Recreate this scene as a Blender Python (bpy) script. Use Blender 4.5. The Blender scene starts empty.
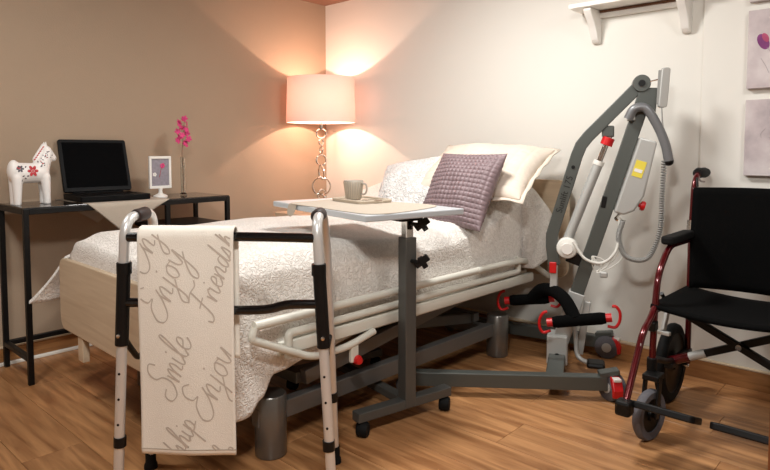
import bpy, bmesh, math, random
from mathutils import Vector, Matrix, Euler, noise
random.seed(7)
S = bpy.context.scene
COL = S.collection
R = math.radians

# ------------------------------------------------------------------ camera
cam = bpy.data.cameras.new('camera'); cam_o = bpy.data.objects.new('camera', cam); COL.objects.link(cam_o)
cam.sensor_width = 36; cam.lens = 606 / 770 * 36; cam.shift_y = -49 / 770; cam.clip_start = .05
cam_o.location = (3.19, -2.89, 1.0)
cam_o.rotation_euler = (R(90) - math.atan(36 / 606), 0, R(42.3))
S.camera = cam_o

# ------------------------------------------------------------------ world and light
W = bpy.data.worlds.new('world'); S.world = W; W.use_nodes = True
W.node_tree.nodes['Background'].inputs[0].default_value = (1, .93, .86, 1)
W.node_tree.nodes['Background'].inputs[1].default_value = .2
S.view_settings.view_transform = 'Standard'; S.view_settings.look = 'None'
S.view_settings.gamma = 1; S.view_settings.use_curve_mapping = False
S.view_settings.exposure = -0.12

def area(name, loc, size, power, col, target=None, spread=180):
    l = bpy.data.lights.new(name, 'AREA'); l.shape = 'DISK'; l.size = size; l.energy = power; l.color = col; l.spread = R(spread)
    o = bpy.data.objects.new(name, l); COL.objects.link(o); o.location = loc
    if target:
        o.rotation_euler = (Vector(target) - Vector(loc)).to_track_quat('-Z', 'Y').to_euler()
    return o
WARM = (1, .985, .95)
LAMPS = [((1.75, -1.05, 1.955), 26, (1.75, -.75, 0)), ((3.25, -1.05, 1.955), 9, (3.0, -.6, .3)),
         ((2.9, -2.75, 1.955), 34, (2.2, -1.7, 0)), ((1.05, -2.6, 1.955), 13, (.8, -2.0, .2))]  # this pair is unseen fill, added to light the room
for i, (p, w, t) in enumerate(LAMPS):
    area('unseen_downlight_beam', p, .30, w, WARM, t)

# ------------------------------------------------------------------ helpers
def lin(h):
    h = h.lstrip('#'); c = [int(h[i:i + 2], 16) / 255 for i in (0, 2, 4)]
    return tuple((x / 12.92 if x <= .04045 else ((x + .055) / 1.055) ** 2.4) for x in c) + (1,)

def mat(name, col, rough=.5, metal=0, var=.06, scale=8, bump=0, bscale=60, stretch=(1, 1, 1), trans=0, emit=None, coat=0, spec=.5, rnd=0, detail=4):
    m = bpy.data.materials.new(name); m.use_nodes = True; nt = m.node_tree; b = nt.nodes['Principled BSDF']
    N = nt.nodes.new; L = nt.links.new
    tc = N('ShaderNodeTexCoord'); mp = N('ShaderNodeMapping'); mp.inputs['Scale'].default_value = stretch
    L(tc.outputs['Object'], mp.inputs[0])
    n = N('ShaderNodeTexNoise'); n.inputs['Scale'].default_value = scale; n.inputs['Detail'].default_value = detail
    L(mp.outputs[0], n.inputs['Vector'])
    c = lin(col) if isinstance(col, str) else col
    mx = N('ShaderNodeMix'); mx.data_type = 'RGBA'
    mx.inputs[6].default_value = tuple(max(0, x * (1 - var)) for x in c[:3]) + (1,)
    mx.inputs[7].default_value = tuple(min(1, x * (1 + var)) for x in c[:3]) + (1,)
    L(n.outputs[0], mx.inputs[0])
    out = mx.outputs[2]
    if rnd:
        oi = N('ShaderNodeObjectInfo'); hs = N('ShaderNodeHueSaturation')
        mr = N('ShaderNodeMapRange'); mr.inputs['To Min'].default_value = 1 - rnd; mr.inputs['To Max'].default_value = 1 + rnd
        L(oi.outputs['Random'], mr.inputs[0]); L(mr.outputs[0], hs.inputs['Value']); L(out, hs.inputs['Color']); out = hs.outputs[0]
    L(out, b.inputs['Base Color'])
    b.inputs['Roughness'].default_value = rough; b.inputs['Metallic'].default_value = metal
    b.inputs['Specular IOR Level'].default_value = spec; b.inputs['Coat Weight'].default_value = coat
    b.inputs['Transmission Weight'].default_value = trans
    if emit: b.inputs['Emission Color'].default_value = lin(emit[0]); b.inputs['Emission Strength'].default_value = emit[1]
    if bump:
        n2 = N('ShaderNodeTexNoise'); n2.inputs['Scale'].default_value = bscale; n2.inputs['Detail'].default_value = 3
        L(mp.outputs[0], n2.inputs['Vector'])
        bp = N('ShaderNodeBump'); bp.inputs['Strength'].default_value = bump; bp.inputs['Distance'].default_value = .004
        L(n2.outputs[0], bp.inputs['Height']); L(bp.outputs[0], b.inputs['Normal'])
    return m

def wood(name, c1, c2, rough=.4, along=(1, 12, 12), scale=3, rnd=0, offs=0, coat=0, strips=False):
    m = bpy.data.materials.new(name); m.use_nodes = True; nt = m.node_tree; b = nt.nodes['Principled BSDF']
    N = nt.nodes.new; L = nt.links.new
    tc = N('ShaderNodeTexCoord'); mp = N('ShaderNodeMapping'); mp.inputs['Scale'].default_value = along
    oi = N('ShaderNodeObjectInfo'); vm = N('ShaderNodeVectorMath'); vm.operation = 'MULTIPLY_ADD'
    L(oi.outputs['Random'], vm.inputs[0]); vm.inputs[1].default_value = (offs, offs * 1.7, offs * .6)
    L(tc.outputs['Object'], vm.inputs[2]); L(vm.outputs[0], mp.inputs[0])
    n = N('ShaderNodeTexNoise'); n.inputs['Scale'].default_value = scale; n.inputs['Detail'].default_value = 6; n.inputs['Distortion'].default_value = .6
    L(mp.outputs[0], n.inputs['Vector'])
    r = N('ShaderNodeValToRGB'); r.color_ramp.elements[0].position = .32; r.color_ramp.elements[1].position = .68
    r.color_ramp.elements[0].color = lin(c1); r.color_ramp.elements[1].color = lin(c2)
    L(n.outputs[0], r.inputs[0]); out = r.outputs[0]
    if rnd:
        hs = N('ShaderNodeHueSaturation'); mr = N('ShaderNodeMapRange')
        mr.inputs['To Min'].default_value = 1 - rnd; mr.inputs['To Max'].default_value = 1 + rnd
        L(oi.outputs['Random'], mr.inputs[0]); L(mr.outputs[0], hs.inputs['Value']); L(out, hs.inputs['Color']); out = hs.outputs[0]
    L(out, b.inputs['Base Color']); b.inputs['Roughness'].default_value = rough; b.inputs['Coat Weight'].default_value = coat
    bp = N('ShaderNodeBump'); bp.inputs['Strength'].default_value = .12; bp.inputs['Distance'].default_value = .002
    L(n.outputs[0], bp.inputs['Height']); L(bp.outputs[0], b.inputs['Normal'])
    return m

def cr(pts, sub=6, closed=False):
    P = [Vector(p) for p in pts]; n = len(P); out = []
    rng = n if closed else n - 1
    for i in range(rng):
        p0 = P[(i - 1) % n] if closed or i > 0 else P[0] * 2 - P[1]
        p1 = P[i]; p2 = P[(i + 1) % n]
        p3 = P[(i + 2) % n] if closed or i + 2 < n else P[-1] * 2 - P[-2]
        for k in range(sub):
            t = k / sub
            out.append(.5 * ((2 * p1) + (p2 - p0) * t + (2 * p0 - 5 * p1 + 4 * p2 - p3) * t * t + (3 * p1 - p0 - 3 * p2 + p3) * t ** 3))
    if not closed: out.append(P[-1])
    return out

def fillet(pts, rad, sub=5):
    """polyline with rounded corners"""
    P = [Vector(p) for p in pts]; out = [P[0]]
    for i in range(1, len(P) - 1):
        a, b, c = P[i - 1], P[i], P[i + 1]
        r = min(rad, (a - b).length * .48, (c - b).length * .48)
        s = b + (a - b).normalized() * r; e = b + (c - b).normalized() * r
        for k in range(sub + 1):
            t = k / sub; out.append(s * (1 - t) ** 2 + b * 2 * t * (1 - t) + e * t * t)
    out.append(P[-1]); return out

class MB:
    def __init__(s): s.v = []; s.f = []
    def add(s, vs, fs):
        o = len(s.v); s.v += [tuple(v) for v in vs]; s.f += [tuple(i + o for i in f) for f in fs]; return s
    def box(s, c, d, rot=None):
        c = Vector(c); M = rot if rot is not None else Matrix.Identity(3)
        vs = [c + M @ Vector((x * d[0] / 2, y * d[1] / 2, z * d[2] / 2)) for x in (-1, 1) for y in (-1, 1) for z in (-1, 1)]
        return s.add(vs, [(0, 1, 3, 2), (4, 6, 7, 5), (0, 4, 5, 1), (2, 3, 7, 6), (0, 2, 6, 4), (1, 5, 7, 3)])
    def bb(s, x0, x1, y0, y1, z0, z1):
        return s.box(((x0 + x1) / 2, (y0 + y1) / 2, (z0 + z1) / 2), (x1 - x0, y1 - y0, z1 - z0))
    def bar(s, a, b, w, h, up=(0, 0, 1)):
        """rectangular bar from a to b; h along up, w across"""
        a = Vector(a); b = Vector(b); d = (b - a); L = d.length; d.normalize()
        up = Vector(up); sd = d.cross(up).normalized(); u2 = sd.cross(d)
        M = Matrix((d, sd, u2)).transposed()
        return s.box((a + b) / 2, (L, w, h), M)
    def tube(s, pts, r, n=12, closed=False, caps=True):
        P = [Vector(p) for p in pts]; m = len(P)
        rr = r if isinstance(r, (list, tuple)) else [r] * m
        T = []
        for i in range(m):
            a = P[(i - 1) % m] if closed or i > 0 else P[i]; b = P[(i + 1) % m] if closed or i < m - 1 else P[i]
            T.append((b - a).normalized())
        ref = Vector((0, 0, 1)) if abs(T[0].z) < .9 else Vector((1, 0, 0))
        u = T[0].cross(ref).normalized(); vs = []
        for i in range(m):
            u = (u - T[i] * u.dot(T[i])).normalized(); w = T[i].cross(u)
            for k in range(n):
                a = 2 * math.pi * k / n; vs.append(P[i] + (u * math.cos(a) + w * math.sin(a)) * rr[i])
        fs = []
        for i in range(m if closed else m - 1):
            for k in range(n):
                j = (i + 1) % m; fs.append((i * n + k, i * n + (k + 1) % n, j * n + (k + 1) % n, j * n + k))
        if caps and not closed:
            fs.append(tuple(reversed(range(n)))); fs.append(tuple((m - 1) * n + k for k in range(n)))
        return s.add(vs, fs)
    def cyl(s, a, b, r, n=20, r2=None): return s.tube([a, b], [r, r if r2 is None else r2], n)
    def lathe(s, prof, c=(0, 0, 0), ax=(0, 0, 1), n=28, closed=False):
        """prof: (radius, height) list about axis ax"""
        c = Vector(c); ax = Vector(ax).normalized(); ref = Vector((0, 0, 1)) if abs(ax.z) < .9 else Vector((1, 0, 0))
        u = ax.cross(ref).normalized(); w = ax.cross(u); m = len(prof); vs = []
        for r, h in prof:
            for k in range(n):
                a = 2 * math.pi * k / n; vs.append(c + ax * h + (u * math.cos(a) + w * math.sin(a)) * max(r, 1e-5))
        fs = [(i * n + k, i * n + (k + 1) % n, ((i + 1) % m) * n + (k + 1) % n, ((i + 1) % m) * n + k) for i in range(m if closed else m - 1) for k in range(n)]
        return s.add(vs, fs)
    def torus(s, c, R_, r, ax=(0, 0, 1), n=28, k=10, sc=(1, 1)):
        c = Vector(c); ax = Vector(ax).normalized(); ref = Vector((0, 0, 1)) if abs(ax.z) < .9 else Vector((1, 0, 0))
        u = ax.cross(ref).normalized(); w = ax.cross(u)
        return s.tube([c + u * math.cos(2 * math.pi * i / n) * R_ * sc[0] + w * math.sin(2 * math.pi * i / n) * R_ * sc[1] for i in range(n)], r, k, closed=True)
    def sphere(s, c, r, n=14, m=9, rot=None):
        c = Vector(c); d = r if isinstance(r, (tuple, list)) else (r, r, r); M = rot if rot is not None else Matrix.Identity(3)
        vs = [c + M @ Vector((0, 0, -d[2]))]
        for i in range(1, m):
            p = -math.pi / 2 + math.pi * i / m
            for k in range(n):
                a = 2 * math.pi * k / n; vs.append(c + M @ Vector((d[0] * math.cos(p) * math.cos(a), d[1] * math.cos(p) * math.sin(a), d[2] * math.sin(p))))
        vs.append(c + M @ Vector((0, 0, d[2]))); fs = [(0, 1 + (k + 1) % n, 1 + k) for k in range(n)]
        for i in range(m - 2):
            for k in range(n):
                a = 1 + i * n; fs.append((a + k, a + (k + 1) % n, a + n + (k + 1) % n, a + n + k))
        a = 1 + (m - 2) * n; fs += [(a + k, a + (k + 1) % n, len(vs) - 1) for k in range(n)]
        return s.add(vs, fs)
    def prism(s, poly, o, ex, ey, th):
        """2-D polygon in plane (o, ex, ey), thickness th along ex x ey"""
        o = Vector(o); ex = Vector(ex); ey = Vector(ey); ez = ex.cross(ey).normalized(); n = len(poly)
        vs = [o + ex * x + ey * y for x, y in poly] + [o + ex * x + ey * y + ez * th for x, y in poly]
        fs = [tuple(reversed(range(n))), tuple(range(n, 2 * n))] + [(k, (k + 1) % n, n + (k + 1) % n, n + k) for k in range(n)]
        return s.add(vs, fs)
    def grid(s, fn, nu, nv):
        vs = [fn(i / nu, j / nv) for j in range(nv + 1) for i in range(nu + 1)]; w = nu + 1
        return s.add(vs, [(j * w + i, j * w + i + 1, (j + 1) * w + i + 1, (j + 1) * w + i) for j in range(nv) for i in range(nu)])
    def mesh(s, name, bevel=0, angle=35, seg=2):
        me = bpy.data.meshes.new(name); me.from_pydata(s.v, [], s.f)
        bm = bmesh.new(); bm.from_mesh(me)
        bmesh.ops.recalc_face_normals(bm, faces=bm.faces)
        if bevel:
            es = [e for e in bm.edges if len(e.link_faces) == 2 and e.calc_face_angle(0) > R(40)]
            bmesh.ops.bevel(bm, geom=es, offset=bevel, segments=seg, profile=.5, affect='EDGES', clamp_overlap=True)
        bm.to_mesh(me); bm.free()
        for p in me.polygons: p.use_smooth = True
        me.set_sharp_from_angle(angle=R(19 if bevel and angle == 35 else angle)); return me
    def build(s, name, m, parent=None, bevel=0, angle=35, loc=None, rot=None, seg=2):
        o = bpy.data.objects.new(name, s.mesh(name, bevel, angle, seg)); COL.objects.link(o)
        o.data.materials.append(m); o.parent = parent
        if loc is not None: o.location = loc
        if rot is not None: o.rotation_euler = rot
        return o

def rrect(x0, x1, y0, y1, r, n=5):
    out = []
    for cx, cy, a0 in ((x1 - r, y1 - r, 0), (x0 + r, y1 - r, 90), (x0 + r, y0 + r, 180), (x1 - r, y0 + r, 270)):
        for k in range(n + 1):
            a = R(a0 + 90 * k / n); out.append((cx + r * math.cos(a), cy + r * math.sin(a)))
    return out
def tag(o, label, cat, group=None):
    o['label'] = label; o['category'] = cat
    if group: o['group'] = group
    return o
def thing(name, label, cat, loc=(0, 0, 0), rz=0, group=None):
    o = bpy.data.objects.new(name, None); COL.objects.link(o); o.location = loc; o.rotation_euler = (0, 0, rz); o.empty_display_size = .1
    return tag(o, label, cat, group)
def struct(name, mb, m, bevel=0, label=None):
    o = mb.build(name, m, bevel=bevel); o['kind'] = 'structure'
    if label: o['label'] = label
    return o

# ------------------------------------------------------------------ materials
M = {}
M['wall_tan'] = mat('tan textile wallpaper', '#a8937d', .9, var=.03, scale=3, bump=.25, bscale=160)
M['wall_white'] = mat('off white painted wall', '#dedbd3', .85, var=.02, scale=2, bump=.08, bscale=40)
M['ceiling'] = mat('brown ceiling board', '#84604d', .8, var=.05, scale=4)
M['plank'] = wood('oak laminate plank', '#8f603a', '#c59161', .36, (1.2, 14, 14), 2.2, rnd=.14, offs=9)
M['subfloor'] = mat('floor underlay', '#4a2f1d', .8)
M['base_wood'] = wood('oak baseboard', '#8d6038', '#b58352', .45, (2, 2, 14), 3, offs=5)
M['base_cap'] = mat('pale baseboard bead', '#d8c4a6', .5)
M['white'] = mat('white lacquer', '#e9e6e0', .4, var=.02)
M['offwhite'] = mat('white plastic', '#e4e2da', .45, var=.02)
M['railwhite'] = mat('grey white enamel', '#d3d1c6', .38, var=.02)
M['black'] = mat('black powder coat', '#0b0a0a', .45, var=.1, spec=.3)
M['blackgloss'] = mat('black gloss', '#0a0a0b', .18, var=.1, coat=.3)
M['rubber'] = mat('black rubber', '#0b0b0b', .75, var=.1, spec=.25)
M['blackfab'] = mat('black nylon', '#060606', .95, var=.2, scale=60, bump=.2, bscale=300, spec=.1)
M['alu'] = mat('satin aluminium', '#dcdbd8', .36, .5, var=.03, scale=30, stretch=(1, 1, .1))
M['chrome'] = mat('chrome', '#d6d3ce', .12, 1, var=.02)
M['steelgrey'] = mat('dark grey painted steel', '#565653', .42, .35, var=.05)
M['liftgrey'] = mat('grey green painted steel', '#50534f', .4, .2, var=.04)
M['bedgrey'] = mat('grey hammered steel', '#6e6c69', .4, .45, var=.06)
M['footcyl'] = mat('brushed grey cylinder', '#77746f', .3, .7, var=.06, stretch=(1, 1, 8))
M['red'] = mat('red plastic', '#c41418', .35, var=.05)
M['maroon'] = mat('metallic maroon paint', '#560810', .2, .45, var=.08, coat=.6)
M['birch'] = wood('birch veneer', '#c6b196', '#d6c4a9', .45, (1, 14, 14), 3)
M['birch2'] = wood('pale nightstand veneer', '#c6ac90', '#d8c2a8', .45, (1, 14, 14), 3)
M['dark'] = mat('dark interior', '#2a2019', .7)
M['mattress'] = mat('mattress cover', '#8c8378', .9)
M['redbrown'] = wood('red brown bed slats', '#5b2f1e', '#7c4630', .5, (8, 1, 8), 3)
M['towel'] = mat('ivory towel', '#efe8dc', .95, var=.03, scale=30, bump=.35, bscale=420)
M['ink'] = mat('taupe printed ink', '#c4b7aa', .95, var=.12, scale=40)
M['runner'] = mat('beige linen', '#b3a798', .95, var=.05, scale=40, bump=.3, bscale=500)
M['pewter'] = mat('stoneware', '#a59c90', .35, var=.05)
M['tray'] = mat('taupe ceramic tray', '#b9ac9a', .4, var=.04)
M['tabletop'] = mat('pale grey laminate', '#bcc1c5', .3, var=.02)
M['paperwhite'] = mat('white horse paint', '#ece8e4', .4, var=.02)
M['redpaint'] = mat('red folk paint', '#b5222c', .5)
M['darkpaint'] = mat('grey folk paint', '#4d4a52', .5)
M['pink'] = mat('magenta petal', '#cf3a78', .6, var=.25, scale=60)
M['stem'] = mat('brown stem', '#6d4a35', .7)
M['screen'] = mat('laptop screen', '#030304', .6, var=.2, spec=.04)
M['laptop'] = mat('black laptop plastic', '#060607', .5, var=.1, spec=.15)
M['photo'] = mat('grey photo print', '#8d8790', .4, var=.35, scale=70)
M['yellow'] = mat('yellow sticker', '#e3d04a', .5)
M['silver'] = mat('silver painted plastic', '#b4b4b0', .4, .25, var=.03)
M['greycable'] = mat('grey coil cable', '#8b8a86', .55)
M['whitecable'] = mat('pale cable', '#d4d2ca', .5)
M['cabwood'] = wood('red brown cabinet wood', '#6b3a1f', '#8a5230', .35, (14, 14, 1), 3)
M['tyre'] = mat('grey rubber tyre', '#58565b', .7, var=.25, scale=120)
M['glass'] = mat('clear glass', '#f2f5f4', .03, trans=1, var=0)
M['deskglass'] = mat('smoked glass', '#4a3f36', .06, var=0, trans=.35)
M['lettering'] = mat('black lettering', '#15130f', .5)

def quiltmat(name, c1, c2, scale, strength, width=.06):
    m = bpy.data.materials.new(name); m.use_nodes = True; nt = m.node_tree; b = nt.nodes['Principled BSDF']
    N = nt.nodes.new; L = nt.links.new
    tc = N('ShaderNodeTexCoord'); n = N('ShaderNodeTexNoise'); n.inputs['Scale'].default_value = scale; n.inputs['Detail'].default_value = 1.2
    n.inputs['Distortion'].default_value = .8
    L(tc.outputs['Object'], n.inputs['Vector'])
    s1 = N('ShaderNodeMath'); s1.operation = 'SUBTRACT'; s1.inputs[1].default_value = .5; L(n.outputs[0], s1.inputs[0])
    s2 = N('ShaderNodeMath'); s2.operation = 'ABSOLUTE'; L(s1.outputs[0], s2.inputs[0])
    mr = N('ShaderNodeMapRange'); mr.interpolation_type = 'SMOOTHSTEP'; mr.inputs['From Max'].default_value = width; L(s2.outputs[0], mr.inputs[0])
    mx = N('ShaderNodeMix'); mx.data_type = 'RGBA'; mx.inputs[6].default_value = lin(c1); mx.inputs[7].default_value = lin(c2); L(mr.outputs[0], mx.inputs[0])
    L(mx.outputs[2], b.inputs['Base Color']); b.inputs['Roughness'].default_value = .7; b.inputs['Sheen Weight'].default_value = .3
    bp = N('ShaderNodeBump'); bp.inputs['Strength'].default_value = strength; bp.inputs['Distance'].default_value = .008
    L(mr.outputs[0], bp.inputs['Height']); L(bp.outputs[0], b.inputs['Normal'])
    return m
M['quilt'] = quiltmat('vermicelli stitched quilt', '#ddd7cf', '#ebe6df', 60, .5, .12)
M['silverpillow'] = quiltmat('silver white brocade', '#d0cecb', '#e4e2df', 48, .7, .11)
M['cream'] = mat('cream cotton', '#d8cbbc', .85, var=.03, scale=20, bump=.15, bscale=200)
M['mauve'] = mat('mauve satin', '#7b686b', .45, var=.18, scale=40, bump=.2, bscale=200)

# ------------------------------------------------------------------ room
X1, Y1, H = 4.4, -4.2, 2.0
fl = struct('floor', MB().bb(0, X1, Y1, 0, -.06, -.012), M['subfloor'])
pw, plen = .19, 1.28
j = 0; y = 0.0
pm = {}
while y > Y1 + .01:
    y0 = max(y - pw, Y1); off = (j * .47) % 1 * plen
    x = -off
    while x < X1:
        xa, xb = max(x, 0), min(x + plen, X1)
        if xb - xa > .02:
            key = (round(xb - xa, 3), round(y - y0, 3))
            if key not in pm:
                me = MB().box((0, 0, -.006), (key[0] - .0012, key[1] - .0012, .012)).mesh('plank', .0008, seg=1)
                me.materials.append(M['plank']); pm[key] = me
            p = bpy.data.objects.new('plank', pm[key]); COL.objects.link(p); p.parent = fl
            p.location = ((xa + xb) / 2, (y + y0) / 2, 0)
        x += plen
    y -= pw; j += 1
struct('wall_left', MB().bb(-.1, 0, Y1, .1, 0, H), M['wall_tan'])
wb = struct('wall_back', MB().bb(0, X1, 0, .1, 0, H), M['wall_white'])
o = MB().bb(2.425, X1, -.012, 0, 0, H).build('wall_panel', M['wall_white'], wb, bevel=.002)
struct('wall_front', MB().bb(-.1, X1 + .1, Y1 - .1, Y1, 0, H), M['wall_white'])
struct('wall_right', MB().bb(X1, X1 + .1, Y1, .1, 0, H), M['wall_white'])
struct('ceiling', MB().bb(-.1, X1 + .1, Y1 - .1, .1, H, H + .08), M['ceiling'])
b1 = struct('baseboard_left', MB().bb(0, .016, Y1, 0, 0, .078), M['base_wood'], .002)
MB().bb(0, .018, Y1, 0, .078, .086).build('top_bead', M['base_cap'], b1, .002)
b2 = struct('baseboard_back', MB().bb(.016, X1, -.028, 0, 0, .078), M['base_wood'], .002)
MB().bb(.016, X1, -.03, 0, .078, .086).build('top_bead', M['base_cap'], b2, .002)
d = MB().bb(.0182, .036, -3.2, -1.4, 0, .016).build('cable_channel', M['offwhite'], None, .004)
tag(d, 'white plastic cable channel on the floor along the tan wall', 'cable channel')
for (p, w, t), pl_ in zip(LAMPS, ('above the care bed', 'above the wheelchair', 'added as unseen fill over the open floor before the walking frame', 'added for more light above the foot end of the desk')):
    q = thing('unseen_downlight', 'round white recessed ceiling downlight ' + pl_, 'downlight', (p[0], p[1], H), 0, 'ceiling downlights')  # fixtures out of view; the last two only house the added fill
    MB().lathe([(.185, 0), (.185, -.012), (.170, -.016), (.165, 0)], n=40).build('trim_ring', M['white'], q)
    MB().lathe([(.166, -.001), (.0, -.001)], n=40).build('lens', M['offwhite'], q)

# ------------------------------------------------------------------ hospital bed
BL = (1.63, -2.0, 0); BR = R(-1.5)
bed = thing('care_bed', 'adjustable care bed with birch end boards, pale side rails and grey lifting base', 'bed', BL, BR)
# foot board: rounded plate, with a hanging post under it
poly = rrect(-1.08, 0.0, .272, .563, .045)
fb = MB().prism(poly, (0, .0, 0), (1, 0, 0), (0, 0, 1), -.022).build('foot_board', M['birch'], bed, .004)
for xx in (-.905, -.13): MB().bb(xx, xx + .05, .004, .03, .175, .30).build('board_post', M['birch'], fb, .003)
hb = MB().prism(rrect(-1.06, .17, .36, .85, .05), (0, 1.935, 0), (1, 0, 0), (0, 0, 1), -.022).build('head_board', M['birch'], bed, .004)
# deck frame
fr = MB()
for xx in (-.965, -.055): fr.bb(xx - .02, xx + .02, .03, 1.9, .33, .385)
for yy in (.06, .62, 1.2, 1.86): fr.bb(-.945, -.075, yy - .02, yy + .02, .335, .38)
fr.build('deck_frame', M['railwhite'], bed, .004)
MB().bb(-.94, -.08, .05, 1.2, .385, .40).build('sleeping_deck', M['redbrown'], bed)
mt = MB()
def matt(u, v):
    return None
def zprof(y):  # top of the mattress along the bed
    t = max(0, min(1, (y - 1.18) / .72)); s = t * t * (3 - 2 * t) if t < .25 else None
    if y < 1.15: return .615
    return .615 + max(0, (y - 1.15)) * .30 - .02 * math.exp(-((y - 1.15) / .08) ** 2) * 0
mv = []; mf = []
ys = [.045, .3, .6, .9, 1.12, 1.22, 1.4, 1.6, 1.8, 1.9]
for y in ys:
    zt = zprof(y); zb = zt - .19
    mv += [(-.965, y, zb), (-.03, y, zb), (-.03, y, zt), (-.965, y, zt)]
for i in range(len(ys) - 1):
    for k in range(4): mf.append((i * 4 + k, i * 4 + (k + 1) % 4, i * 4 + 4 + (k + 1) % 4, i * 4 + 4 + k))
mf += [(3, 2, 1, 0), tuple(len(ys) * 4 - 4 + k for k in range(4))]
MB().add(mv, mf).build('mattress', M['mattress'], bed, .02)
# backrest support under the raised end
MB().bar((-.5, 1.2, .40), (-.5, 1.88, .595), .86, .02).build('backrest_deck', M['redbrown'], bed)
# side rails (right side lowered against the frame, and the far side)
for sx, x0 in ((1, .07),):
    rl = MB().tube(fillet([(x0, .165, .475), (x0, 1.52, .478), (x0, 1.72, .472), (x0, 1.93, .36)], .08), .0145, 14)
    top = rl.build('side_rail', M['railwhite'], bed)
    MB().tube([(x0, 1.30, .477), (x0, 1.325, .477)], .0165, 14).build('rail_joint', M['railwhite'], top)
    MB().tube(fillet([(x0 - .012 * sx, .30, .345), (x0 - .012 * sx, .30, .421), (x0 - .012 * sx, 1.66, .421), (x0 - .012 * sx, 1.66, .49)], .015), .0135, 12).build('side_rail', M['railwhite'], bed)
    MB().bb(x0 - .035, x0 - .005, .3, 1.80, .352, .40).build('side_rail', M['railwhite'], bed, .012, seg=3)
    MB().tube(fillet([(x0 + .002, .165, .47), (x0 + .004, .15, .438), (x0 + .004, .386, .325), (x0 + .004, .54, .325), (x0 + .004, .667, .352)], .05), .0125, 12).build('rail_lever', M['railwhite'], bed)
    lv = MB().bb(x0 - .004, x0 + .012, .55, .585, .265, .335).build('release_catch', M['railwhite'], bed, .004)
    MB().lathe([(0, .022), (.012, .02), (.017, .008), (.017, 0)], (x0 + .01, .578, .272), (1 * sx, -.3, 0), 18).build('release_knob', M['red'], lv)
    for yy in (.30, 1.66):
        MB().bb(x0 - .06, x0 - .03, yy - .02, yy + .02, .345, .39).build('rail_bracket', M['railwhite'], bed, .004)
# base
for xx in (-.045, -.92):
    MB().bb(xx - .02, xx + .02, .24, 1.60, .105, .165).build('base_beam', M['bedgrey'], bed, .003)
    MB().bar((xx - .0, .44, .215), (xx - .0, 1.50, .36), .03, .05).build('lifting_arm', M['bedgrey'], bed, .003)
    MB().bar((xx - .045, 1.50, .20), (xx - .045, .62, .33), .025, .045).build('lifting_arm', M['steelgrey'], bed, .003)
    for yy in (.295, 1.63):
        c = MB().lathe([(.0, 0), (.050, 0), (.052, .004), (.052, .198), (.048, .203), (0, .203)], (xx + .01, yy, .002), n=36).build('base_foot', M['footcyl'], bed, angle=50)
        MB().lathe([(0, -.002), (.045, -.002), (.045, .003), (0, .003)], (xx + .01, yy, .002)).build('glide', M['rubber'], c)
for yy in (.30, 1.56): MB().bb(-.92, -.06, yy - .02, yy + .02, .11, .16).build('cross_beam', M['bedgrey'], bed, .003)
MB().bar((-.5, .5, .20), (-.5, 1.1, .30), .07, .07).build('bed_motor', M['black'], bed, .01)
MB().bb(-.92, -.06, 1.47, 1.51, .19, .23).build('cross_beam', M['steelgrey'], bed, .003)
MB().bb(-.92, -.06, .42, .46, .19, .23).build('cross_beam', M['steelgrey'], bed, .003)

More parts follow.
